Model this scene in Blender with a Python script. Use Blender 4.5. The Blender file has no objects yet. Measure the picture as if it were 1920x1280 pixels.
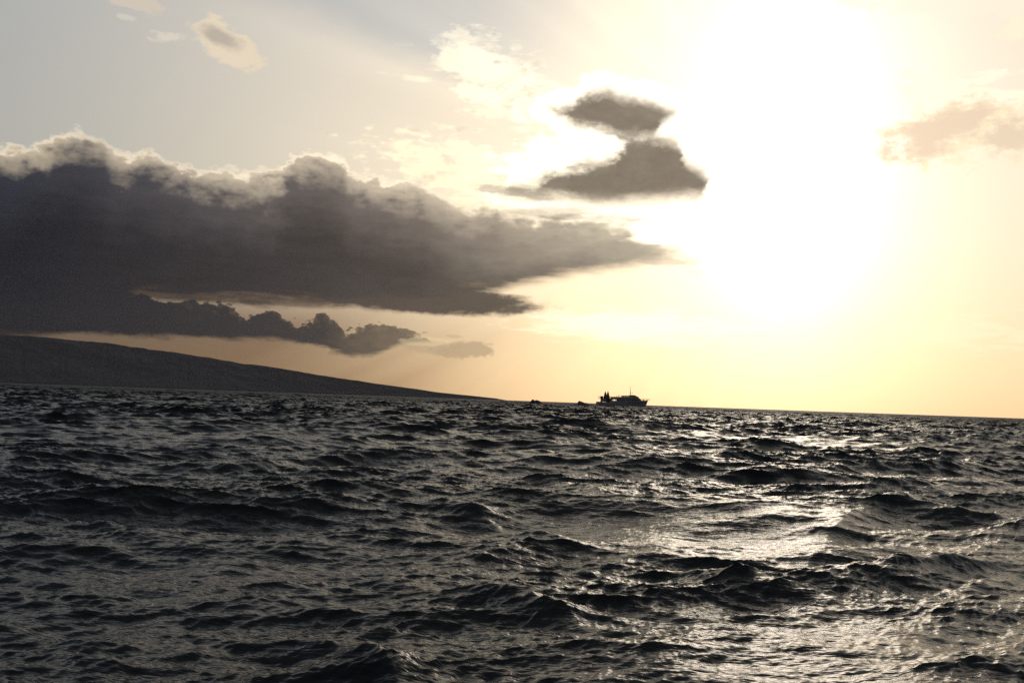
import bpy, bmesh, math, random
import numpy as np
from mathutils import Vector, Matrix

# ------------------------------------------------------------------ camera
scene = bpy.context.scene
C = scene.collection
CAM_H = 3.0
F_PX = 1867.0                      # focal length in pixels of the 1920 px wide photograph
ROLL = math.radians(2.0)
EARTH_R = 6.371e6
DIP = math.sqrt(2 * CAM_H / EARTH_R)
PITCH = math.atan(110.4 / F_PX) - DIP
Fv = Vector((0, math.cos(PITCH), math.sin(PITCH)))
R0 = Vector((1, 0, 0))
U0 = R0.cross(Fv)
Rv = R0 * math.cos(ROLL) + U0 * math.sin(ROLL)
Uv = U0 * math.cos(ROLL) - R0 * math.sin(ROLL)
cam_data = bpy.data.cameras.new("camera")
cam = bpy.data.objects.new("camera", cam_data)
C.objects.link(cam)
cam_data.sensor_width = 36.0
cam_data.lens = 36.0 * F_PX / 1920.0
cam_data.clip_start = 0.1
cam_data.clip_end = 60000
M3 = Matrix((Rv, Uv, -Fv)).transposed()
cam.matrix_world = Matrix.Translation((0, 0, CAM_H)) @ M3.to_4x4()
scene.camera = cam


def pdir(px, py):
    return (Rv * ((px - 960) / F_PX) + Uv * ((640 - py) / F_PX) + Fv).normalized()


def azel(px, py):
    d = pdir(px, py)
    return math.degrees(math.atan2(d.x, d.y)), math.degrees(math.asin(d.z))


def ground(px, py):
    d = pdir(px, py)
    t = -CAM_H / d.z
    return d.x * t, d.y * t


# ------------------------------------------------------------------ sky
SUN_AZ, SUN_EL = azel(1470, 335)
SUN_D = pdir(1470, 335)
world = bpy.data.worlds.new("World")
scene.world = world
world.use_nodes = True
NT = world.node_tree
NT.nodes.clear()


class G:
    """tiny helper to write shader maths"""
    def __init__(s, nt): s.nt = nt
    def n(s, t, **k):
        nd = s.nt.nodes.new(t)
        for a, b in k.items(): setattr(nd, a, b)
        return nd
    def put(s, sock, v):
        if isinstance(v, bpy.types.NodeSocket): s.nt.links.new(v, sock)
        elif isinstance(v, (tuple, list)) and len(v) == 3 and sock.type == 'RGBA': sock.default_value = (*v, 1)
        else: sock.default_value = v
    def m(s, op, a, b=0.0, c=0.0, clamp=False):
        nd = s.n('ShaderNodeMath', operation=op, use_clamp=clamp)
        s.put(nd.inputs[0], a); s.put(nd.inputs[1], b); s.put(nd.inputs[2], c)
        return nd.outputs[0]
    def add(s, a, b): return s.m('ADD', a, b)
    def sub(s, a, b): return s.m('SUBTRACT', a, b)
    def mul(s, a, b): return s.m('MULTIPLY', a, b)
    def mad(s, a, b, c): return s.m('MULTIPLY_ADD', a, b, c)
    def mn(s, a, b): return s.m('MINIMUM', a, b)
    def mx(s, a, b): return s.m('MAXIMUM', a, b)
    def smin(s, a, b, k): return s.m('SMOOTH_MIN', a, b, k)
    def expneg(s, a, scale, amp=1.0):
        return s.mul(s.m('EXPONENT', s.mul(a, -1.0 / scale)), amp)
    def ss(s, x, a, b, lo=0.0, hi=1.0):
        nd = s.n('ShaderNodeMapRange', interpolation_type='SMOOTHSTEP', clamp=True)
        s.put(nd.inputs[0], x); s.put(nd.inputs[1], a); s.put(nd.inputs[2], b)
        s.put(nd.inputs[3], lo); s.put(nd.inputs[4], hi)
        return nd.outputs[0]
    def vm(s, op, a, b=None, scale=None):
        nd = s.n('ShaderNodeVectorMath', operation=op)
        s.put(nd.inputs[0], a)
        if b is not None: s.put(nd.inputs[1], b)
        if scale is not None: s.put(nd.inputs['Scale'], scale)
        return nd.outputs[1] if op in ('DOT_PRODUCT', 'LENGTH', 'DISTANCE') else nd.outputs[0]
    def mix(s, f, a, b):
        nd = s.n('ShaderNodeMix', data_type='RGBA', clamp_factor=True)
        s.put(nd.inputs[0], f); s.put(nd.inputs[6], a); s.put(nd.inputs[7], b)
        return nd.outputs[2]
    def noise(s, vec, scale, detail=5.0, rough=0.55, dist=0.0):
        nd = s.n('ShaderNodeTexNoise', noise_dimensions='3D')
        s.put(nd.inputs['Vector'], vec); nd.inputs['Scale'].default_value = scale
        nd.inputs['Detail'].default_value = detail; nd.inputs['Roughness'].default_value = rough
        nd.inputs['Distortion'].default_value = dist
        return nd.outputs[0]
    def curve(s, x, pts):
        """pts: (x, y) pairs in any unit; returns y(x), held constant past both ends"""
        xs = [p[0] for p in pts]; ys = [p[1] for p in pts]
        x0, x1, y0, y1 = min(xs), max(xs), min(ys) - .01, max(ys) + .01
        nd = s.n('ShaderNodeFloatCurve')
        cv = nd.mapping.curves[0]
        q = [((a - x0) / (x1 - x0), (b - y0) / (y1 - y0)) for a, b in sorted(pts)]
        while len(cv.points) < len(q): cv.points.new(0.5, 0.5)
        for p, (a, b) in zip(cv.points, q):
            p.location = (a, b); p.handle_type = 'AUTO_CLAMPED'
        nd.mapping.update()
        s.put(nd.inputs[1], s.m('DIVIDE', s.sub(x, x0), x1 - x0, clamp=True))
        return s.mad(nd.outputs[0], y1 - y0, y0)


g = G(NT)
tc = g.n('ShaderNodeTexCoord')
D = g.vm('NORMALIZE', tc.outputs['Generated'])
sep = g.n('ShaderNodeSeparateXYZ'); g.put(sep.inputs[0], D)
dx, dy, dz = sep.outputs
az = g.mul(g.m('ARCTAN2', dx, dy), 57.29578)
el = g.mul(g.m('ARCSINE', dz), 57.29578)
dot = g.vm('DOT_PRODUCT', D, tuple(SUN_D))
theta = g.mul(g.m('ARCCOSINE', g.mn(dot, 0.9999999)), 57.29578)

# noises over the sky directions (stretched sideways: clouds are seen from the side)
st = g.n('ShaderNodeMapping'); g.put(st.inputs[0], D); st.inputs['Scale'].default_value = (1, 1, 1.7)
P = st.outputs[0]
n_big = g.sub(g.noise(P, 16, 3, .5), .5)
n_mid = g.sub(g.noise(P, 45, 7, .58), .5)
n_fine = g.sub(g.noise(g.vm('ADD', P, (3.1, 1.7, .4)), 120, 6, .6), .5)
st2 = g.n('ShaderNodeMapping'); g.put(st2.inputs[0], D); st2.inputs['Scale'].default_value = (1, 1, 6)
st2.inputs['Rotation'].default_value = (0, math.radians(5), 0)
n_str = g.sub(g.noise(st2.outputs[0], 22, 7, .6, .3), .5)
# cauliflower: two sizes of rounded cells
def cells(scale, off):
    v = g.n('ShaderNodeTexVoronoi', feature='SMOOTH_F1')
    w = g.vm('ADD', g.vm('ADD', P, off), g.vm('SCALE', tc.outputs['Generated'], scale=g.mul(n_mid, .02)))
    g.put(v.inputs['Vector'], w)
    v.inputs['Scale'].default_value = scale
    v.inputs['Smoothness'].default_value = .35
    return g.sub(.5, v.outputs['Distance'])
puff = g.add(g.mul(cells(42, (0, 0, 0)), .65), g.mul(cells(110, (1, 2, 3)), .35))
az_w = g.add(az, g.mad(n_mid, 1.3, g.mul(n_fine, .8)))

# ---- clear air
eaz = g.mul(g.sub(az, SUN_AZ), 1.22); eel = g.mul(g.sub(el, SUN_EL), .66)
thel = g.m('SQRT', g.add(g.mul(eaz, eaz), g.mul(eel, eel)))      # the glow stands upright behind the veil
wide = g.mul(g.m('EXPONENT', g.mul(g.mul(theta, theta), -1 / 32.0 ** 2)), .92)
wide = g.mul(wide, g.ss(az, SUN_AZ + 2, SUN_AZ + 12, 1.0, .8))
peak = g.mn(g.expneg(thel, 3.1, 2.0), 1.3)
core = g.expneg(theta, 1.3, 1.5)
hcol = g.vm('ADD', g.vm('SCALE', (1.0, .77, .45), scale=wide), g.vm('SCALE', (1.0, .85, 1.05), scale=peak))
hcol = g.vm('SCALE', hcol, scale=g.ss(el, 23, 45, 1.0, .12))
base = g.vm('SCALE', (.27, .308, .34), scale=g.ss(el, 22, 52, 1.0, .40))
clear = g.vm('ADD', base, hcol)
ramp = g.n('ShaderNodeValToRGB')
g.put(ramp.inputs[0], g.m('DIVIDE', g.mx(el, 0.0), 20.0, clamp=True))
cr = ramp.color_ramp
cr.elements[0].position = 0; cr.elements[0].color = (1.12, .90, .64, 1)
cr.elements[1].position = 1; cr.elements[1].color = (1, 1, 1, 1)
e = cr.elements.new(.12); e.color = (1.10, .945, .70, 1)
e = cr.elements.new(.45); e.color = (1.03, .99, .89, 1)
clear = g.vm('MULTIPLY', clear, ramp.outputs[0])
clear = g.vm('ADD', clear, g.vm('SCALE', (1, .96, .85), scale=core))
# air under the cloud bank lies in its shade, with faint beams fanning out from the sun
ax0 = azel(420, 650)[0]; ax1 = azel(1190, 700)[0]
shade = g.mul(g.ss(az, ax0, ax1, 1.0, 0.0), g.ss(el, 3.0, 7.5, 1.0, 0.0))
rel = g.m('ARCTAN2', g.sub(az, SUN_AZ), g.sub(SUN_EL, el))
beamv = g.n('ShaderNodeCombineXYZ'); g.put(beamv.inputs[0], rel)
beams = g.sub(g.noise(beamv.outputs[0], 9, 2, .5), .5)
shade = g.mul(shade, g.mad(g.mul(beams, g.ss(az, ax0, ax1, 0.2, 1.0)), 2.6, 1.0))
clear = g.vm('MULTIPLY', clear, g.mix(shade, (1, 1, 1), (.27, .21, .19)))
# darker wedge of air at the upper left, edged by a beam
wr = g.add(rel, g.mul(n_big, .05))
wedge = g.mul(g.ss(theta, 11, 20, 0, 1), g.mul(g.ss(wr, -1.80, -1.90, 0, 1), g.ss(wr, -2.2, -2.5, 1, .25)))
clear = g.vm('MULTIPLY', clear, g.mix(wedge, (1, 1, 1), (.70, .76, .86)))
rays2 = g.mul(g.ss(beams, -.15, .2), g.mul(g.ss(theta, 7, 12), g.mul(g.ss(theta, 20, 34, 1, 0), g.ss(az, SUN_AZ - 5, SUN_AZ + 1, 1, 0))))
clear = g.vm('SCALE', clear, scale=g.mad(rays2, .07, .98))


def E(pts): return [azel(*p) for p in pts]


def band(top, bot, amp_t, amp_b, soft, noise_t, noise_b, kx=None):
    """height inside the top outline, inside the bottom outline, both in degrees"""
    t = g.add(g.sub(g.curve(az_w, E(top)), el), g.mul(noise_t, amp_t))
    b = g.add(g.sub(el, g.curve(az_w, E(bot))), g.mul(noise_b, amp_b))
    return t, b, g.ss(g.smin(t, b, .15), soft[0], soft[1])


def ell(px, py, rx, ry, rot=0):
    """signed inside-ness of an ellipse (1 at its centre, 0 on its rim)"""
    a, b = azel(px, py)
    s_ = 0.0307
    c_, si = math.cos(math.radians(rot - 2.0)), math.sin(math.radians(rot - 2.0))
    u = g.sub(az, a); v = g.sub(el, b)
    uu = g.mul(g.mad(u, c_, g.mul(v, si)), 1 / (rx * s_))
    vv = g.mul(g.mad(v, c_, g.mul(u, -si)), 1 / (ry * s_))
    return g.sub(1.0, g.m('SQRT', g.add(g.mul(uu, uu), g.mul(vv, vv))))


rimcol = g.vm('ADD', (.80, .665, .49), g.vm('SCALE', (1.0, .88, .62), scale=g.expneg(theta, 13.0, 1.6)))
lit = g.vm('MULTIPLY', rimcol, (1, 1, 1))
sky = clear

# ---- thin bright clouds
def thin(sky, mask, col, k=1.0):
    return g.mix(g.mul(mask, k), sky, col)

def blob(e_, nz, amp, a=0.0, b=.35):
    return g.ss(g.add(e_, g.mul(nz, amp)), a, b)

creamL = g.vm('ADD', clear, g.vm('SCALE', (.30, .22, .12), scale=1.0))
nm = g.add(n_mid, g.mul(n_fine, .5))
m1 = blob(ell(432, 88, 84, 33, -24), nm, 1.35)
sky = thin(sky, m1, g.mix(blob(ell(415, 72, 52, 20, -14), nm, 1.0, 0, .7), (.80, .67, .48), (.47, .40, .31)), .85)
sky = thin(sky, blob(ell(320, 72, 55, 12, 8), nm, 3.0, .1, .9), creamL, .45)
sky = thin(sky, blob(ell(240, -4, 66, 22, -10), nm, 1.6), (.66, .56, .44), .75)
sky = thin(sky, blob(ell(236, 32, 22, 7, -5), nm, 1.6), creamL, .35)
cream = g.vm('ADD', clear, (.52, .43, .24))
tex = g.add(g.mul(n_mid, 2.2), g.mul(n_str, 2.0))
sky = thin(sky, blob(ell(940, 160, 150, 70, -26), tex, 1.0, -.1, .5), g.mix(g.ss(nm, -.1, .22), cream, g.vm('SCALE', clear, scale=.93)), .85)
sky = thin(sky, blob(ell(890, 120, 80, 30, -8), nm, 1.8, 0, .4), cream, .8)
sky = thin(sky, blob(ell(790, 150, 90, 9, -3), g.add(n_str, n_mid), 2.6, .1, 1.1), cream, .35)
sky = thin(sky, blob(ell(860, 68, 40, 16, 0), nm, 2.6, 0, .6), cream, .45)
sky = thin(sky, blob(ell(860, 320, 190, 72, -4), g.add(tex, puff), 1.0, .0, .5), g.mix(g.ss(n_mid, -.02, .22), g.vm('ADD', clear, (.30, .24, .10)), g.vm('SCALE', clear, scale=.9)), .9)
sky = thin(sky, blob(ell(1060, 300, 150, 60, 10), tex, 1.0, 0, .6), (2.0, 1.8, 1.4), .7)
sky = thin(sky, blob(ell(1130, 430, 260, 70, 5), tex, .7, 0, .7), (1.9, 1.7, 1.25), .6)
sky = thin(sky, blob(ell(1180, 610, 260, 40, 0), n_str, 2.0, 0, .7), (1.5, 1.35, 1.0), .55)
sky = thin(sky, blob(ell(1740, 625, 210, 45, 3), n_str, 3.0, .1, .9), (1.05, .90, .62), .45)
# right-hand tan cloud
sky = thin(sky, blob(ell(1800, 205, 170, 62, -6), tex, 1.3, 0, .5), (1.05, .95, .72), .85)
sky = thin(sky, blob(ell(1815, 250, 190, 66, 4), nm, 2.2, 0, .6), (.93, .78, .50), .9)
sky = thin(sky, blob(ell(1765, 248, 125, 46, 18), nm, 1.6, 0, .7), (.73, .565, .40), .9)
sky = thin(sky, blob(ell(1890, 258, 75, 42, 8), nm, 2.0, 0, .8), (.70, .56, .40), .85)
sky = thin(sky, blob(ell(1780, 5, 200, 34, -6), tex, 1.4, 0, .6), (.98, .86, .68), .6)
sky = thin(sky, blob(ell(1915, 55, 42, 24, 0), nm, 1.5, 0, .5), (1.0, .86, .62), .8)
sky = thin(sky, blob(ell(1560, 110, 90, 50, 0), nm, 3.0, .1, .9), (1.3, 1.25, 1.1), .5)

# colour of thick cloud: darker and bluer away from the sun
bodyr = g.n('ShaderNodeValToRGB')
g.put(bodyr.inputs[0], g.m('DIVIDE', g.add(theta, g.mul(n_big, 5.0)), 50.0, clamp=True))
br = bodyr.color_ramp
br.elements[0].position = 0.10; br.elements[0].color = (.42, .36, .27, 1)
br.elements[1].position = 1.0; br.elements[1].color = (.007, .009, .015, 1)
for p_, c_ in ((.18, (.22, .19, .145)), (.30, (.145, .12, .095)), (.45, (.088, .073, .064)), (.65, (.042, .038, .040)), (.82, (.017, .018, .024))):
    q = br.elements.new(p_); q.color = (*c_, 1)
body = bodyr.outputs[0]

# ---- the long cloud bank
TOP = [(-700, 330), (-300, 290), (-60, 285), (0, 276), (60, 272), (95, 255), (140, 243), (195, 258), (225, 285), (280, 285), (320, 302), (380, 312),
       (420, 318), (490, 322), (525, 312), (560, 285), (600, 281), (640, 290), (665, 322), (720, 332), (780, 340), (820, 355), (870, 385), (940, 395),
       (1000, 402), (1060, 400), (1120, 402), (1180, 408), (1230, 432), (1290, 470), (1330, 520)]
BOT = [(-700, 640), (-60, 640), (0, 640), (200, 610), (245, 580), (265, 574), (340, 572), (430, 573), (520, 579), (620, 580), (720, 576), (830, 569), (930, 555), (985, 543),
       (1030, 533), (1060, 528), (1100, 522), (1180, 512), (1230, 500), (1280, 478), (1320, 440)]
nt = g.add(g.mul(puff, .9), g.add(g.mul(n_mid, 1.2), g.mul(n_fine, .3)))
nb = g.add(g.mul(n_str, 1.2), g.mul(n_fine, .3))
wsoft = g.ss(az, azel(600, 500)[0], azel(1200, 450)[0], .4, .95)
t1, b1, d1 = band(TOP, BOT, 1.0, .7, (-.12, wsoft), nt, nb)
lobe = g.ss(g.add(ell(765, 556, 262, 33, 0), g.mad(n_mid, .5, g.mul(nb, .35))), -.08, .26)
d1 = g.mx(d1, lobe)
# feathering of its thin right-hand end
feather = g.ss(g.add(az, g.mul(n_str, 26.0)), azel(1240, 450)[0], azel(1520, 450)[0], 1.0, 0.0)
d1 = g.mul(d1, feather)
hole = g.ss(g.add(ell(1225, 440, 62, 20, -8), g.mul(n_str, 2.0)), 0, .5)
d1 = g.mul(d1, g.sub(1.0, g.mul(hole, .95)))
# sunlit crown: relief along the top, fading into the shaded body
depth = g.add(t1, g.mad(n_mid, 1.9, g.mul(n_big, 2.2)))
crown = g.mul(g.ss(depth, -.3, 1.95, 1.0, 0.0), g.ss(az, azel(740, 350)[0], azel(960, 390)[0], 1.0, .35))
relief = g.ss(g.add(g.mul(n_mid, 1.2), g.mul(puff, .5)), -.35, .35, .5, 1.0)
edge = g.ss(t1, .0, .9, 1.0, 0.0)
lit1 = g.vm('SCALE', lit, scale=g.mx(g.mul(edge, 1.5), g.mul(relief, 1.12)))
bank = g.mix(g.mul(crown, .93), g.vm('SCALE', body, scale=g.ss(g.add(t1, g.mul(n_big, 2.0)), 1.0, 5.2, 2.2, .85)), lit1)
under = g.mul(g.sub(1.0, g.mul(lobe, .75)), g.ss(g.add(b1, g.mul(n_str, 1.5)), .1, 1.0, 1.0, 0.0))
bank = g.vm('SCALE', bank, scale=g.mad(g.add(n_big, g.mul(n_str, .6)), .75, 1.0))
bank = g.mix(g.mul(under, .35), bank, g.vm('SCALE', (.30, .20, .12), scale=g.ss(theta, 20, 45, 1.6, .2)))
rays = g.ss(g.add(beams, g.mul(n_big, .2)), -.1, .3)
bank = g.vm('ADD', bank, g.vm('SCALE', (.16, .14, .09), scale=g.mul(rays, g.ss(theta, 8, 24, 1.0, 0.0))))
sky = g.mix(d1, sky, bank)

sky = g.mix(g.mul(blob(ell(1215, 478, 130, 20, -7), n_str, 3.2, 0, .8), .65), sky, (.46, .40, .30))
sky = g.mix(g.mul(blob(ell(1120, 408, 110, 12, 2), n_str, 2.6, 0, .7), .7), sky, (.30, .26, .20))
# ---- lower dark bank with cauliflower tops
TOP2 = [(-700, 600), (-60, 560), (60, 545), (200, 548), (290, 556), (350, 562), (400, 566), (440, 578), (465, 590), (485, 588), (512, 580), (535, 600),
        (565, 604), (600, 592), (635, 602), (665, 614), (700, 606), (735, 606), (775, 616), (800, 626), (815, 640), (835, 660)]
BOT2 = [(-700, 610), (-60, 618), (0, 622), (120, 630), (250, 636), (400, 640), (520, 644), (600, 656), (640, 668), (680, 672), (720, 664), (760, 650), (810, 646), (835, 640)]
t2, b2, _ = band(TOP2, BOT2, .75, .5, (0.0, .13), g.add(g.mul(puff, 1.3), g.add(g.mul(n_fine, 1.5), g.mul(n_mid, .5))), nb)
d2 = g.ss(g.smin(t2, g.mul(g.add(b2, g.mul(n_mid, .5)), .32), .05), .0, .13)
rim2 = g.mul(g.ss(g.add(t2, g.mul(n_fine, 1.2)), .0, .45, 1.0, 0.0), g.ss(az, azel(260, 560)[0], azel(480, 580)[0]))
c2 = g.mix(g.mul(rim2, .35), g.vm('SCALE', body, scale=.86), g.vm('SCALE', clear, scale=.6))
lift2 = g.ss(g.add(az, g.mul(n_mid, 6)), azel(560, 640)[0], azel(840, 640)[0])
c2 = g.mix(g.mul(lift2, .45), c2, (.36, .27, .17))
sky = g.mix(g.mul(d2, g.sub(1.0, g.mul(lift2, .12))), sky, c2)
m3 = blob(ell(872, 656, 70, 17, 3), nm, 1.5, 0, .35)
sky = g.mix(g.mul(m3, .85), sky, (.40, .30, .185))
sky = g.mix(g.mul(blob(ell(815, 652, 62, 13, 3), nm, 1.8, 0, .4), .6), sky, (.40, .30, .185))
sky = g.mix(g.mul(blob(ell(800, 640, 55, 10, 3), nm, 1.6, 0, .35), .35), sky, (.85, .66, .40))
sky = g.mix(g.mul(blob(ell(850, 630, 20, 4, 0), nm, 1.5, 0, .35), .5), sky, (.45, .33, .20))

# ---- the pair of dark clouds in front of the glow
def outl(top, bot, at, ab, soft):
    t_ = g.add(g.sub(g.curve(az_w, E(top)), el), g.mad(g.add(n_mid, g.add(g.mul(puff, .5), g.mul(n_fine, .6))), at, .6))
    b_ = g.add(g.sub(el, g.curve(az_w, E(bot))), g.mad(g.add(n_mid, g.mul(n_fine, .5)), ab, .6))
    s_ = g.smin(t_, b_, .2)
    return s_, g.ss(s_, *soft)
sA, dA = outl([(930, 420), (1000, 236), (1030, 208), (1070, 200), (1100, 178), (1130, 172), (1165, 184), (1210, 190), (1240, 200), (1270, 212), (1300, 250), (1400, 500)],
              [(930, 20), (1000, 176), (1030, 205), (1070, 228), (1110, 240), (1150, 252), (1185, 262), (1215, 262), (1235, 240), (1265, 212), (1300, 170), (1400, 0)], .85, .7, (-.2, 1.15))
sB, dB = outl([(830, 560), (900, 400), (940, 372), (960, 350), (1000, 344), (1040, 318), (1090, 304), (1140, 296), (1165, 272), (1190, 256), (1230, 256), (1270, 268), (1285, 300), (1320, 322), (1345, 370), (1440, 600)],
              [(830, 160), (900, 330), (940, 356), (980, 366), (1040, 370), (1090, 378), (1140, 382), (1200, 378), (1260, 372), (1310, 372), (1325, 345), (1345, 290), (1440, 60)], .9, .65, (-.2, 1.3))
rimAB = g.vm('SCALE', (1, .95, .8), scale=1.6)
sky = g.mix(g.ss(sA, -.75, -.1), sky, g.vm('ADD', sky, (.5, .5, .45)))
sky = g.mix(g.ss(sB, -.5, -.1), sky, g.vm('ADD', sky, (.3, .3, .25)))
cA = g.mix(g.ss(g.add(sA, g.mul(n_mid, 1.2)), .1, .9), (.62, .54, .40), (.245, .20, .15))
cB = g.mix(g.ss(g.add(sB, g.mul(n_mid, 1.4)), .1, 1.2), (.58, .5, .37), (.245, .20, .15))
tone = g.mad(g.add(g.mul(n_mid, 1.1), g.mul(puff, .5)), .55, .95)
cA = g.vm('SCALE', cA, scale=tone); cB = g.vm('SCALE', cB, scale=tone)
sky = g.mix(g.mul(dA, .98), sky, cA)
sky = g.mix(g.mul(dB, .98), sky, cB)
sky = g.mix(g.mul(blob(ell(965, 360, 75, 15, -4), g.add(n_str, n_mid), 1.8, 0, .7), .75), sky, (.38, .32, .24))
sky = g.mix(g.mul(blob(ell(1040, 398, 120, 12, 4), n_str, 2.5, 0, .6), .5), sky, (.26, .22, .17))

below = g.ss(el, -2.0, -.3)
sky = g.vm('SCALE', sky, scale=g.mad(below, .9, .1))
back = g.ss(dy, -.6, .3, .45, 1.0)   # the sky behind the camera is duller
sky = g.vm('SCALE', sky, scale=back)

nish = g.n('ShaderNodeTexSky', sky_type='NISHITA')
nish.sun_disc = False
nish.sun_elevation = math.radians(SUN_EL)
nish.sun_rotation = math.radians(SUN_AZ)
nish.air_density = 1.0; nish.dust_density = 2.0
bg1 = g.n('ShaderNodeBackground'); g.put(bg1.inputs[0], nish.outputs[0]); bg1.inputs[1].default_value = 0.0
bg2 = g.n('ShaderNodeBackground'); g.put(bg2.inputs[0], sky); bg2.inputs[1].default_value = 1.0
NISH = bg1.inputs[1]
NISH.default_value = 0.05
ash = g.n('ShaderNodeAddShader'); g.put(ash.inputs[0], bg1.outputs[0]); g.put(ash.inputs[1], bg2.outputs[0])
wo = g.n('ShaderNodeOutputWorld'); g.put(wo.inputs[0], ash.outputs[0])
# the clouds stand in front of the blue air: keep it out of them
cloudmask = g.mx(g.mx(d1, d2), g.mx(dA, dB))
tint = g.mix(cloudmask, (.10, .10, .13), (0, 0, 0))
nv = g.vm('MULTIPLY', nish.outputs[0], tint)
g.put(bg1.inputs[0], nv)
world.cycles.sampling_method = 'MANUAL'
world.cycles.sample_map_resolution = 1024

# ------------------------------------------------------------------ sun
sun_data = bpy.data.lights.new("sun", 'SUN')
sun_data.energy = 0.15
sun_data.angle = math.radians(14)
sun_data.color = (1.0, .88, .66)
sun = bpy.data.objects.new("sun", sun_data)
C.objects.link(sun)
sun.rotation_euler = pdir(1462, 245).to_track_quat('Z', 'Y').to_euler()
scene.view_settings.view_transform = 'Standard'
scene.view_settings.look = 'None'
scene.view_settings.exposure = 0
scene.view_settings.gamma = 1
scene.render.engine = 'CYCLES'
scene.cycles.use_denoising = False
scene.cycles.max_bounces = 5
scene.cycles.sample_clamp_indirect = 4
scene.cycles.volume_bounces = 0


# ------------------------------------------------------------------ helpers
def tag(o, label=None, cat=None, group=None, kind=None):
    if label: o['label'] = label
    if cat: o['category'] = cat
    if group: o['group'] = group
    if kind: o['kind'] = kind
    return o


def mesh_np(name, co, faces, mat):
    me = bpy.data.meshes.new(name)
    n, m = len(co), len(faces)
    me.vertices.add(n); me.vertices.foreach_set('co', co.astype(np.float32).ravel())
    me.loops.add(m * 4); me.loops.foreach_set('vertex_index', faces.astype(np.int32).ravel())
    me.polygons.add(m)
    me.polygons.foreach_set('loop_start', np.arange(0, m * 4, 4, dtype=np.int32))
    me.polygons.foreach_set('use_smooth', np.ones(m, dtype=bool))
    me.update(calc_edges=True)
    me.materials.append(mat)
    o = bpy.data.objects.new(name, me); C.objects.link(o)
    return o


def grid_faces(nr, nc, wrap=False):
    i = np.arange(nr - 1)[:, None] * nc
    j = np.arange(nc if wrap else nc - 1)[None, :]
    j2 = (j + 1) % nc
    return np.stack([i + j, i + j2, i + nc + j2, i + nc + j], -1).reshape(-1, 4)[:, ::-1]


def mat_new(name, col, rough=.5, metal=0.0, spec=None):
    m = bpy.data.materials.new(name); m.use_nodes = True
    b = m.node_tree.nodes['Principled BSDF']
    b.inputs['Base Color'].default_value = (*col, 1)
    b.inputs['Roughness'].default_value = rough
    b.inputs['Metallic'].default_value = metal
    return m, G(m.node_tree), b


def n1(x, f, seed):
    r_ = np.random.default_rng(seed).normal(size=4096)
    x = x * f; i = np.floor(x).astype(int); t = x - i; t = t * t * (3 - 2 * t)
    return r_[i % 4096] * (1 - t) + r_[(i + 1) % 4096] * t


def n2(x, y, f, seed):
    r_ = np.random.default_rng(seed).normal(size=(256, 256))
    x = x * f; y = y * f
    i = np.floor(x).astype(int); j = np.floor(y).astype(int)
    t = x - i; s = y - j; t = t * t * (3 - 2 * t); s = s * s * (3 - 2 * s)
    return ((r_[i % 256, j % 256] * (1 - t) + r_[(i + 1) % 256, j % 256] * t) * (1 - s)
            + (r_[i % 256, (j + 1) % 256] * (1 - t) + r_[(i + 1) % 256, (j + 1) % 256] * t) * s)


# ------------------------------------------------------------------ sea
SIGMA, LP = 0.225, 18.0
KP = 2 * math.pi / LP
WIND = math.radians(-74)            # the waves run towards the viewer and to the right


def spectrum(kx, ky, wind, spread):
    k = np.hypot(kx, ky); k[k == 0] = 1e-9
    c = np.cos(np.arctan2(ky, kx) - wind)
    s = np.clip(spread * np.sqrt(KP / k) ** .6, 1.5, 14)
    dirn = np.where(c > 0, np.abs(c) ** (2 * s), .0) + .012
    return k ** -4 * np.exp(-(KP / k) ** 2 * 1.25) * dirn


_kk = np.exp(np.linspace(math.log(KP * .3), math.log(60), 300))
_th = np.linspace(-math.pi, math.pi, 181)
_K, _T = np.meshgrid(_kk, _th, indexing='ij')
_P = spectrum(_K * np.cos(_T), _K * np.sin(_T), WIND, 8.0)
_A = SIGMA ** 2 / np.sum(_P[:-1, :-1] * _K[:-1, :-1] * np.diff(_kk)[:, None] * (_th[1] - _th[0]))


def cascade(N, L, lmax, lmin, seed, gain=1.0):
    rng = np.random.default_rng(seed)
    k1 = np.fft.fftfreq(N, L / N) * 2 * np.pi
    kx, ky = np.meshgrid(k1, k1, indexing='ij')
    k = np.hypot(kx, ky); k[0, 0] = 1e-9
    P = spectrum(kx.copy(), ky.copy(), WIND, 8.0) * _A
    lam = 2 * np.pi / k
    P[(lam > lmax) | (lam < lmin)] = 0
    dk = 2 * np.pi / L
    h = np.sqrt(P / 2) * dk * (rng.normal(size=(N, N)) + 1j * rng.normal(size=(N, N))) * math.sqrt(2) * gain
    H = np.fft.ifft2(h) * N * N
    X = np.fft.ifft2(-1j * kx / k * h) * N * N
    Y = np.fft.ifft2(-1j * ky / k * h) * N * N
    return L, N, np.stack([H.real, X.real, Y.real], -1).astype(np.float32)


CAS = [cascade(1024, 173.0, 1e9, 5.0, 11), cascade(512, 41.3, 5.0, 1.4, 5, 1.05),
       cascade(512, 13.7, 1.4, .38, 7, 1.15), cascade(512, 4.9, .38, .07, 9, 1.5)]
CHOP = [1.15, 1.1, 1.0, .8]
ROT = [0.0, .21, -.17, .35]


def sample(cas, x, y):
    L, N, T = cas
    u = (x / L * N) % N; v = (y / L * N) % N
    i = np.floor(u).astype(np.int32); j = np.floor(v).astype(np.int32)
    fu = (u - i)[..., None].astype(np.float32); fv = (v - j)[..., None].astype(np.float32)
    i %= N; j %= N; i2 = (i + 1) % N; j2 = (j + 1) % N
    return (T[i, j] * (1 - fu) + T[i2, j] * fu) * (1 - fv) + (T[i, j2] * (1 - fu) + T[i2, j2] * fu) * fv


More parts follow.
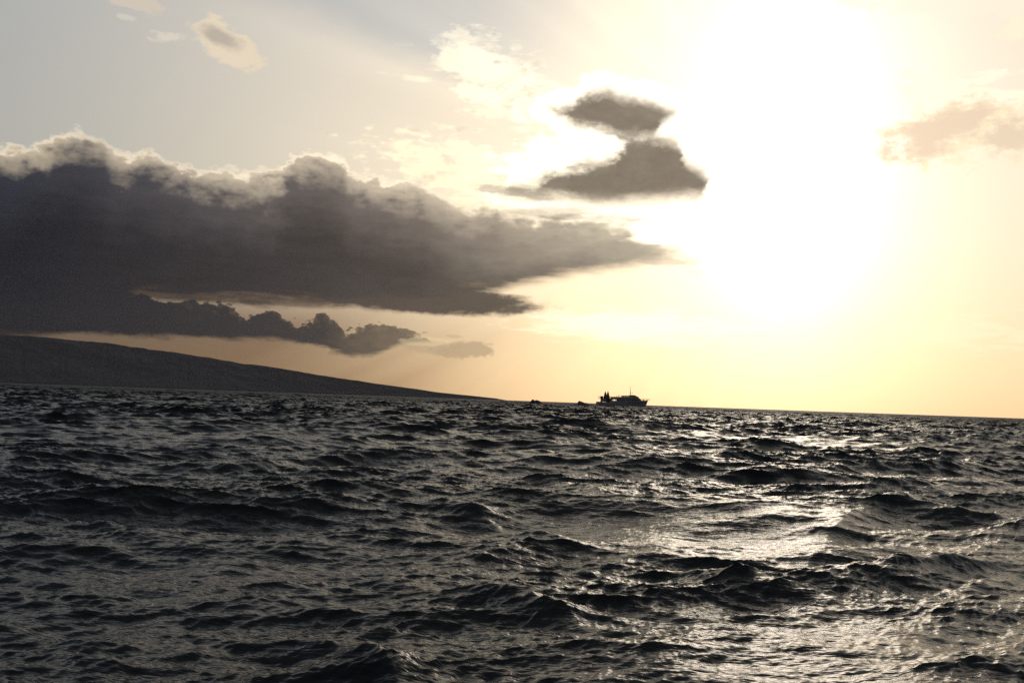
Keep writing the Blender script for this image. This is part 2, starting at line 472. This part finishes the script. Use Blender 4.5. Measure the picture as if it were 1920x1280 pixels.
# single waves that stand out in the photograph: (x, y in px at the crest, half length m, half width m, height m, turn deg)
CRESTS = [(1530, 1012, 1665, 962, .5, .22), (1790, 1100, 1930, 1052, .3, .16), (1050, 905, 1140, 930, .8, .28),
          (1180, 1035, 1400, 1040, .5, .22), (920, 1105, 1090, 1140, .4, .24), (950, 1010, 1090, 1020, .5, .2), (1200, 870, 1420, 880, 1.2, .4),
          (1270, 1075, 1460, 1100, .5, .35), (1560, 1075, 1890, 1045, .6, .42), (1650, 960, 1920, 985, .9, .45),
          (660, 1180, 810, 1270, .45, .36), (560, 1215, 690, 1190, .4, .2), (1470, 1100, 1560, 1110, .3, .15),
          (740, 935, 830, 935, .7, .3), (860, 960, 940, 975, .6, .3), (520, 938, 680, 945, .7, .25),
          (1590, 1020, 1730, 1015, .6, .3), (300, 870, 480, 875, 1.0, .35), (350, 1045, 480, 1048, .5, .2)]
# patches of smoother water between the gusts: (x, y in px, radius across m, radius in depth m)
CALM = [(1450, 985, 5, 4), (1480, 1150, 2.6, 1.8), (1350, 1240, 2.6, 1.5), (1650, 1190, 1.8, 1.4), (1250, 1010, 4, 3)]
# seas heaped up behind the ship: (x px, distance, radius, height)
HEAPS = [(1085, 700, 1.8, 3.1), (1091, 701, 3.0, 2.1), (1099, 704, 4.0, 1.7), (1110, 710, 6.0, 1.4), (999, 690, 1.8, 2.4), (1006, 692, 3.0, 1.8), (1016, 694, 5.5, 1.5)]
SWELL = (1166, 660, 55.0, 7.0, 1.0)


def sea_displace(x, y, spacing):
    dxx = np.zeros_like(x); dyy = np.zeros_like(x); z = np.zeros_like(x)
    rr0 = np.hypot(x, y); far = np.clip((rr0 - 35) / 260, 0, 1) ** .7
    gust = 1.0 + .35 * np.clip(n2(x + 500, y + 900, 1 / 9, 21) * .6 + n2(x + 500, y, 1 / 31, 22) * .6, -1.6, 1.3)
    for px, py, ra, rd_ in CALM:
        gx, gy = ground(px, py)
        gust *= 1 - .48 * np.exp(-((x - gx) / ra) ** 2 - ((y - gy) / rd_) ** 2)
    for ci, (c, ch, r, lm) in enumerate(zip(CAS, CHOP, ROT, (5.0, 1.4, .38, .07))):
        ca, sa = math.cos(r), math.sin(r)
        s = sample(c, x * ca + y * sa, -x * sa + y * ca)
        w = 1 - np.clip((spacing / (lm * 3) - .5) / 1.0, 0, 1)
        w = w * w * (3 - 2 * w)
        if ci == 0: w = w * (1 + .5 * far)
        if ci == 1: w = w * (.5 + .5 * gust) * (1 + 1.25 * far)
        if ci > 1: w = w * gust * (1 + 1.2 * far)
        z += s[..., 0] * w
        hx, hy = s[..., 1] * ch * w, s[..., 2] * ch * w
        dxx += hx * ca - hy * sa; dyy += hx * sa + hy * ca
    for xa, ya, xb, yb, hw, hh in CRESTS:
        (ax, ay), (bx, by) = ground(xa, ya), ground(xb, yb)
        gx, gy, hl = (ax + bx) / 2, (ay + by) / 2, math.hypot(bx - ax, by - ay) / 1.5
        a = math.atan2(by - ay, bx - ax)
        u = (x - gx) * math.cos(a) + (y - gy) * math.sin(a)
        v = -(x - gx) * math.sin(a) + (y - gy) * math.cos(a)
        v = v + .1 * u * u / max(hl, 1)
        e_ = np.exp(-(u / hl) ** 2)
        z += .72 * hh * e_ * (np.exp(-np.abs(v / hw) ** np.where(v < 0, 1.6, 1.2)) - .3 * np.exp(-((v + 2 * hw) / (1.6 * hw)) ** 2))
    px, dd, ra, rd_, hh = SWELL
    d_ = pdir(px, 755); q = dd / math.hypot(d_.x, d_.y)
    z += hh * np.exp(-((x - d_.x * q) / ra) ** 2 - ((y - d_.y * q) / rd_) ** 2)
    for px, dd, rr, hh in HEAPS:
        d_ = pdir(px, 755); q = dd / math.hypot(d_.x, d_.y)
        z += hh * np.exp(-((x - d_.x * q) ** 2 + (y - d_.y * q) ** 2) / rr ** 2)
    return dxx, dyy, z


rs = [1.5]
while rs[-1] < 12500:
    r_ = rs[-1]
    if r_ < 7: k_ = .02
    elif r_ < 700: k_ = .0031
    elif r_ < 2500: k_ = .004
    else: k_ = .01
    rs.append(r_ * (1 + k_))
rs = np.array(rs)
fine = np.arange(-34, 34.0001, .055)
coarse = np.concatenate([np.arange(34, 60, .25)[1:], np.arange(60, 300, 1.5), np.arange(300, 326, .25)])
azs = np.radians(np.concatenate([fine, coarse]))
RR, AA = np.meshgrid(rs, azs, indexing='ij')
X = RR * np.sin(AA); Y = RR * np.cos(AA)
spc = np.gradient(rs)[:, None] * np.ones_like(AA)
spc = np.maximum(spc, RR * np.gradient(azs)[None, :] * (np.gradient(azs)[None, :] > .002))
ddx, ddy, zz = sea_displace(X, Y, spc)
X2 = X - ddx * 1.0; Y2 = Y - ddy * 1.0
Z2 = zz - RR ** 2 / (2 * EARTH_R)
co = np.stack([X2, Y2, Z2], -1).reshape(-1, 3)
faces = grid_faces(len(rs), len(azs), wrap=True)

wm, wg, wb = mat_new('sea_water', (.023, .0235, .0245), .10)
wb.inputs['Specular IOR Level'].default_value = .26
wb.inputs['IOR'].default_value = 1.333
wtc = wg.n('ShaderNodeNewGeometry')
pos = wtc.outputs['Position']
mp = wg.n('ShaderNodeMapping'); wg.put(mp.inputs[0], pos)
mp.inputs['Rotation'].default_value = (0, 0, math.radians(12)); mp.inputs['Scale'].default_value = (.6, 2.0, 1.0)
r1 = wg.noise(mp.outputs[0], 7.0, 2, .5, .4)
r2 = wg.noise(mp.outputs[0], 1.3, 3, .5, .3)
bmp = wg.n('ShaderNodeBump'); bmp.inputs['Strength'].default_value = 1.0; bmp.inputs['Distance'].default_value = .014
wg.put(bmp.inputs['Height'], r1)
bmp2 = wg.n('ShaderNodeBump'); bmp2.inputs['Strength'].default_value = 1.0; bmp2.inputs['Distance'].default_value = .05
wg.put(bmp2.inputs['Height'], r2); wg.put(bmp2.inputs['Normal'], bmp.outputs[0])
wg.put(wb.inputs['Normal'], bmp2.outputs[0])
sea = mesh_np('water', co, faces, wm)
at = sea.data.attributes.new('ripple', 'FLOAT', 'POINT')      # ripples too fine for the mesh far out, kept as gloss
q = np.clip((RR - 60) / 700, 0, 1) ** .8
at.data.foreach_set('value', (.10 + .46 * q).astype(np.float32).ravel())
an = wg.n('ShaderNodeAttribute', attribute_name='ripple')
wg.put(wb.inputs['Roughness'], an.outputs['Fac'])
tag(sea, 'dark choppy open sea', 'sea', kind='structure')

# ------------------------------------------------------------------ hill on the left
HP = [(-900, 430), (-500, 520), (-250, 585), (-80, 617), (0, 627), (60, 630), (150, 638), (250, 650), (330, 660), (410, 673), (500, 687), (560, 696), (620, 707), (700, 718), (760, 726), (820, 735), (880, 741),
      (930, 746.5), (955, 751), (975, 756)]
HA = np.array([azel(*p) for p in HP])
rng = np.random.default_rng(3)
na, nr = 900, 70
ha = np.linspace(HA[0, 0], HA[-1, 0], na)
hel = np.interp(ha, HA[:, 0], HA[:, 1])


RIDGE = 9000.0
tt = np.concatenate([np.linspace(0, 1, 48), np.linspace(1.04, 2.0, nr - 48)])
ridge_z = RIDGE * np.tan(np.radians(hel)) + CAM_H + RIDGE ** 2 / (2 * EARTH_R)
depth_ = np.clip(ridge_z * 2.9, 60, 1e9)
t, HAz = np.meshgrid(tt, ha, indexing='ij')
HR = RIDGE + (t - 1) * depth_[None, :]
front = np.where(t <= 1, np.clip(t, 0, 1) ** 1.05, np.clip(1 - (t - 1) * .9, -.2, 1))
hx = HR * np.sin(np.radians(HAz)); hy = HR * np.cos(np.radians(HAz))
scale_h = np.clip(ridge_z[None, :] / 250, 0, 1)
gul = np.abs(n1(HAz + .12 * n2(hx, hy, 1 / 400, 5), 3.5, 2)) * 1.5 + np.abs(n1(HAz, 9, 8)) * .6
rough = n2(hx, hy, 1 / 260, 6) * 5 + n2(hx, hy, 1 / 90, 7) * 2.2 + n2(hx, hy, 1 / 35, 9) * 1.2
hz = ridge_z[None, :] * front - gul * scale_h * np.clip(t * (1 - t) * 4, 0, 1) + rough * np.clip(scale_h * 1.5, 0, 1) * .8
hz = hz - HR ** 2 / (2 * EARTH_R)
hz[0, :] -= 12; hz[-1, :] = -20
hm, hg, hb = mat_new('hillside_scrub', (.05, .042, .045), .95)
hgeo = hg.n('ShaderNodeNewGeometry')
hn = hg.noise(hgeo.outputs['Position'], .012, 6, .6)
hn2 = hg.noise(hgeo.outputs['Position'], .1, 4, .6)
hcol_ = hg.mix(hg.ss(hg.mad(hn2, .4, hn), .5, .85), (.048, .046, .060), (.058, .053, .066))
hg.put(hb.inputs['Base Color'], hcol_)
hill = mesh_np('hill', np.stack([hx, hy, hz], -1).reshape(-1, 3), grid_faces(nr, na)[:, ::-1], hm)
tag(hill, 'long dark island slope falling to the sea', 'hill', kind='structure')

# ------------------------------------------------------------------ the ship
white_m, wg_, wb_ = mat_new('ship_white_paint', (.42, .42, .41), .45)
gg = wg_.n('ShaderNodeTexCoord')
nn = wg_.noise(gg.outputs['Object'], .9, 6, .7)
wg_.put(wb_.inputs['Base Color'], wg_.mix(wg_.ss(nn, .5, .8), (.44, .44, .43), (.30, .25, .20)))
hull_m, wg_, wb_ = mat_new('ship_hull_paint', (.30, .31, .34), .4)
gg = wg_.n('ShaderNodeTexCoord')
sp = wg_.n('ShaderNodeSeparateXYZ'); wg_.put(sp.inputs[0], gg.outputs['Object'])
nn = wg_.noise(gg.outputs['Object'], .5, 6, .7)
stripe = wg_.mul(wg_.ss(sp.outputs[2], 2.78, 2.8), wg_.ss(sp.outputs[2], 3.12, 3.1))
wl = wg_.ss(sp.outputs[2], .42, .4)
c_ = wg_.mix(wg_.ss(nn, .5, .85), (.36, .33, .31), (.24, .19, .15))
c_ = wg_.mix(stripe, c_, (.05, .07, .16))
wg_.put(wb_.inputs['Base Color'], wg_.mix(wl, c_, (.12, .03, .02)))
dark_m, _, _ = mat_new('ship_dark_metal', (.05, .05, .055), .5)
red_m, _, _ = mat_new('funnel_red_paint', (.14, .045, .035), .5)
deck_m, _, _ = mat_new('deck_boards', (.20, .15, .10), .8)
glass_m, _, gb = mat_new('cabin_glass', (.015, .018, .02), .08)
canvas_m, _, _ = mat_new('awning_canvas', (.22, .13, .09), .9)
orange_m, _, _ = mat_new('liferaft_casing', (.55, .55, .52), .5)

ship = bpy.data.objects.new('ship', None); C.objects.link(ship)
tag(ship, 'small white passenger ship with twin funnels and one mast, crossing the horizon', 'ship')


class MB:
    def __init__(s): s.bm = bmesh.new()
    def box(s, x0, x1, y0, y1, z0, z1, bev=0.0):
        r = bmesh.ops.create_cube(s.bm, size=1)
        vs = r['verts']
        bmesh.ops.scale(s.bm, verts=vs, vec=(x1 - x0, y1 - y0, z1 - z0))
        bmesh.ops.translate(s.bm, verts=vs, vec=((x0 + x1) / 2, (y0 + y1) / 2, (z0 + z1) / 2))
        if bev:
            es = list({e for v in vs for e in v.link_edges})
            bmesh.ops.bevel(s.bm, geom=es, offset=bev, segments=2, affect='EDGES')
        return s
    def tube(s, a, b, r=.05, r2=None, n=8):
        a, b = Vector(a), Vector(b)
        d = b - a
        q = d.to_track_quat('Z', 'Y').to_matrix().to_4x4()
        bmesh.ops.create_cone(s.bm, cap_ends=True, segments=n, radius1=r, radius2=r if r2 is None else r2, depth=d.length,
                              matrix=Matrix.Translation((a + b) / 2) @ q)
        return s
    def prism(s, prof, y0, y1):
        """side profile (x, z) extruded across the beam"""
        va = [s.bm.verts.new((x, y0, z)) for x, z in prof]
        vb = [s.bm.verts.new((x, y1, z)) for x, z in prof]
        n = len(prof)
        s.bm.faces.new(va[::-1]); s.bm.faces.new(vb)
        for i in range(n):
            s.bm.faces.new((va[i], va[(i + 1) % n], vb[(i + 1) % n], vb[i]))
        return s
    def ring_loft(s, rings):
        R = [[s.bm.verts.new(p) for p in r] for r in rings]
        for a, b in zip(R, R[1:]):
            for i in range(len(a)):
                j = (i + 1) % len(a)
                s.bm.faces.new((a[i], a[j], b[j], b[i]))
        s.bm.faces.new(R[0][::-1]); s.bm.faces.new(R[-1])
        return s
    def build(s, name, mat, parent, smooth=False):
        bmesh.ops.recalc_face_normals(s.bm, faces=s.bm.faces)
        me = bpy.data.meshes.new(name); s.bm.to_mesh(me); s.bm.free()
        me.materials.append(mat)
        if smooth:
            for p in me.polygons: p.use_smooth = True
        o = bpy.data.objects.new(name, me); C.objects.link(o); o.parent = parent
        return o


HB = 4.3                                   # half beam


def half_beam(x):                          # deck edge
    if x < 22: return HB * (0.93 + .07 * min(x / 6, 1))
    return HB * max(0.0, 1 - ((x - 22) / 14.6) ** 2.2)


def deck_z(x): return 2.6 + 1.9 * max(0, (x - 6) / 30.4) ** 1.1


hb_ = MB()
rings = []
for x in [0, .4, 3, 6, 10, 14, 18, 22, 25, 28, 30, 32, 34, 35.2, 36.1, 36.5]:
    b = max(half_beam(x), .06); zt = deck_z(x)
    fl = 0.0 if x < 20 else (x - 20) / 16.5
    stem = max(0, (x - 30) / 6.5)
    pts = []
    prof = [(1.0, zt), (1.0 - .10 * fl, zt * .75), (.96 - .34 * fl, zt * .42), (.90 - .55 * fl, .1), (.62 - .5 * fl, -.8), (0.0, -1.3)]
    for k, zc in prof:
        zc2 = zc
        xs = x - (zt - zc2) * .42 * stem
        pts.append((xs, b * max(k, 0), zc2))
    ring = pts + [(p[0], -p[1], p[2]) for p in pts[-2::-1]]
    rings.append(ring)
hb_.ring_loft(rings)
hull = hb_.build('hull', hull_m, ship)
# rubbing strake, stern platform
MB().box(-.9, 1.0, -3.7, 3.7, .55, .8, .05).build('stern_platform', dark_m, ship)
st_ = MB(); st_.tube((-.1, 3.2, .8), (-.1, 3.2, 2.7), .06).tube((-.1, 2.6, .8), (-.1, 2.6, 2.7), .06)
for zc in (1.1, 1.4, 1.7, 2.0, 2.3): st_.tube((-.1, 2.6, zc), (-.1, 3.2, zc), .03)
st_.build('stern_ladder', dark_m, ship)

# main deckhouse: solid forward, an open-sided saloon aft of it
sh = MB()
sh.box(3.1, 9.6, -3.9, 3.9, 2.7, 4.75, .05)
sh.box(14.6, 19, -3.9, 3.9, 2.9, 4.75, .05)
sh.prism([(19, 3.1), (30.9, 3.9), (30.2, 4.75), (19, 4.75)], -3.6, 3.6)
for y0, y1 in ((-3.9, -3.7), (3.7, 3.9)):
    sh.box(9.6, 14.6, y0, y1, 2.7, 3.65)
    sh.box(9.6, 14.6, y0, y1, 4.4, 4.75)
    sh.box(11.9, 12.3, y0, y1, 3.65, 4.4)
sh.box(9.6, 14.6, -3.7, 3.7, 2.6, 2.9)
dh = sh.build('deckhouse', white_m, ship)
# window bands
for s_ in (-1, 1):
    k = 0
    for x in np.arange(3.8, 9.0, 1.3):
        MB().box(x, x + .95, s_ * 3.93 - .025, s_ * 3.93 + .025, 3.55, 4.35, .02).build('window', glass_m, dh)
    for x in np.arange(15.0, 18.6, 1.25):
        MB().box(x, x + .95, s_ * 3.93 - .025, s_ * 3.93 + .025, 3.6, 4.4, .02).build('window', glass_m, dh)
    for x in np.arange(19.6, 28.6, 1.3):
        MB().box(x, x + .95, s_ * 3.63 - .025, s_ * 3.63 + .025, 3.85, 4.45, .02).build('window', glass_m, dh)
# upper deck slab with its overhang aft
MB().box(1.4, 30.0, -4.15, 4.15, 4.75, 4.95, .04).build('upper_deck', deck_m, ship)
# upper house forward of the open deck, with raked front
uh = MB().prism([(14.0, 4.95), (30.2, 4.95), (29.9, 5.15), (28.5, 6.05), (14.0, 6.05)], -3.3, 3.3).build('upper_house', white_m, ship)
for s_ in (-1, 1):
    for x in np.arange(14.6, 27.2, 1.5):
        MB().box(x, x + 1.1, s_ * 3.33 - .025, s_ * 3.33 + .025, 5.2, 5.75, .02).build('window', glass_m, uh)
# open upper deck: awning on posts, solid bulwark panels
aw = MB().box(8.6, 14.1, -3.6, 3.6, 5.85, 6.1, .08).build('awning', canvas_m, ship)
for x in (8.8, 11.0, 13.4):
    for y in (-3.4, 3.4): MB().tube((x, y, 4.95), (x, y, 5.86), .06).build('post', dark_m, aw)
MB().box(10.2, 14.0, -3.5, 3.5, 4.95, 5.75, .04).build('bar_counter', white_m, ship)
aa = MB().box(1.5, 4.0, -3.4, 3.4, 5.95, 6.15, .06).build('awning', canvas_m, ship)
MB().box(2.3, 3.7, -1.4, 1.4, 4.95, 5.96, .05).build('deck_locker', dark_m, ship)
for x in (1.8, 3.9):
    for y in (-3.2, 3.2): MB().tube((x, y, 4.95), (x, y, 5.96), .06).build('post', dark_m, aa)
# lower aft bulwark block
MB().box(.3, 2.6, -3.7, 3.7, 2.55, 2.85, .05).build('stern_locker', dark_m, ship)
# funnels, leaning in and tapering, each with a whip aerial and exhaust pipe
for s_ in (-1, 1):
    f = MB()
    rg = []
    for z, hx_, hy_, cx in ((2.9, 1.55, .95, 6.6), (4.95, 1.45, .9, 6.6), (6.3, 1.1, .8, 6.55), (7.6, .75, .65, 6.5), (8.5, .5, .5, 6.5), (8.8, .3, .38, 6.5)):
        rg.append([(cx + hx_ * math.cos(a) * (1 if abs(math.cos(a)) < .99 else 1), s_ * 3.6 + hy_ * math.sin(a), z) for a in np.linspace(0, 2 * math.pi, 17)[:-1]])
    f.ring_loft(rg)
    fo = f.build('funnel', red_m, ship, True)
    MB().tube((6.35, s_ * 3.6, 8.7), (6.2, s_ * 3.6, 9.25), .13).build('exhaust_pipe', dark_m, fo)
    MB().tube((6.7, s_ * 3.6, 8.6), (6.7, s_ * 3.6, 10.0), .05, .03).build('aerial', dark_m, fo)
# pilot house and visor
ph = MB().prism([(22.3, 6.05), (29.0, 6.05), (28.7, 6.25), (27.0, 6.95), (26.4, 7.35), (23.2, 7.35), (22.6, 6.9)], -2.5, 2.5).build('pilot_house', white_m, ship)
for s_ in (-1, 1):
    for x in (23.3, 24.4, 25.5): MB().box(x, x + .85, s_ * 2.53 - .02, s_ * 2.53 + .02, 6.45, 7.05, .02).build('window', glass_m, ph)
MB().box(26.0, 28.8, -2.7, 2.7, 6.28, 6.5, .05).build('visor', dark_m, ph)
# roof gear: two tube frames and life-raft canisters
def frame(x0, x1, z1):
    f = MB()
    for y in (-2.6, 2.6):
        f.tube((x0, y, 6.05), (x0 + .35, y, z1), .09); f.tube((x1, y, 6.05), (x1 - .35, y, z1), .09); f.tube((x0 + .35, y, z1), (x1 - .35, y, z1), .1)
    f.tube((x0 + .35, -2.6, z1), (x0 + .35, 2.6, z1), .09); f.tube((x1 - .35, -2.6, z1), (x1 - .35, 2.6, z1), .09)
    return f.build('roof_frame', dark_m, ship)
frame(14.1, 16.7, 6.85); frame(17.8, 21.4, 6.85)
for x in (18.3, 19.5, 20.6):
    for y in (-1.9, 1.9):
        MB().tube((x - .4, y, 6.45), (x + .55, y, 6.45), .36, n=14).build('liferaft', orange_m, ship)
# mast with crosstree, radar and aerials
mt = MB().tube((23.7, 0, 7.3), (23.5, 0, 9.5), .26, .2).tube((23.5, 0, 9.5), (23.2, 0, 12.8), .17, .08).build('mast', dark_m, ship)
MB().tube((23.6, -1.1, 8.6), (23.6, 1.1, 8.6), .06).tube((22.9, 0, 8.7), (24.2, 0, 8.7), .06).build('crosstree', dark_m, mt)
rd = MB().tube((24.9, 0, 7.3), (24.9, 0, 8.4), .04).box(24.75, 25.05, -.7, .7, 8.45, 8.72, .05).build('radar', dark_m, ship)
# bow rail, pulpit and flagstaff
br_ = MB()
prev = {}
for x in list(np.arange(31.0, 36.4, .9)) + [36.5]:
    for s_ in (-1, 1):
        b = max(half_beam(min(x, 36.1)) - .08, .05); z = deck_z(x)
        br_.tube((x, s_ * b, z - .05), (x, s_ * b, z + .95), .04)
        if s_ in prev:
            for h in (.5, .95):
                a_ = prev[s_]
                br_.tube((a_[0], a_[1], a_[2] + h), (x, s_ * b, z + h), .04)
        prev[s_] = (x, s_ * b, z)
br_.build('bow_rail', dark_m, ship)
MB().box(35.6, 38.0, -.35, .35, 4.55, 4.72, .04).tube((37.7, .3, 4.7), (37.9, .3, 5.2), .05).tube((37.7, -.3, 4.7), (37.9, -.3, 5.2), .05).tube((36.4, .3, 5.3), (37.9, .3, 5.2), .05).tube((36.4, -.3, 5.3), (37.9, -.3, 5.2), .05).build('bow_pulpit', dark_m, ship)
MB().tube((33.2, 0, 4.2), (33.2, 0, 4.9), .28, n=12).tube((33.2, -.6, 4.6), (33.2, .6, 4.6), .22, n=12).build('windlass', dark_m, ship)
# side rails on the upper deck
for s_ in (-1, 1):
    rl = MB()
    for x in np.arange(1.6, 9.9, 1.2): rl.tube((x, s_ * 4.05, 4.93), (x, s_ * 4.05, 5.65), .03)
    for z in (5.3, 5.65): rl.tube((1.6, s_ * 4.05, z), (9.9, s_ * 4.05, z), .03)
    rl.build('side_rail', dark_m, ship)

YAW = math.radians(9)
DS = 806.0
ship.scale = (1.15, 1.15, 1.33)
d_ = pdir(1166, 757)
sc_ = DS / math.hypot(d_.x, d_.y)
cx_, cy_ = d_.x * sc_, d_.y * sc_
ship.location = (cx_ - 20.2 * math.cos(YAW), cy_ - 20.2 * math.sin(YAW), -.05)
ship.rotation_euler = (0, math.radians(-.3), YAW)

# ------------------------------------------------------------------ air
hz_m = bpy.data.materials.new('haze_air'); hz_m.use_nodes = True
hnt = hz_m.node_tree; hnt.nodes.clear()
ho = hnt.nodes.new('ShaderNodeOutputMaterial')
pv = hnt.nodes.new('ShaderNodeVolumePrincipled')
pv.inputs['Color'].default_value = (.95, .87, .86, 1)
pv.inputs['Density'].default_value = 0.7e-5
pv.inputs['Anisotropy'].default_value = .3
hnt.links.new(pv.outputs[0], ho.inputs['Volume'])
HAZE = True
if HAZE:
    hbx = MB().box(-13500, 13500, -13500, 13500, -40, 1000)
    hzo = hbx.build('haze', hz_m, None)
    tag(hzo, 'thin warm sea haze', 'haze', kind='stuff')
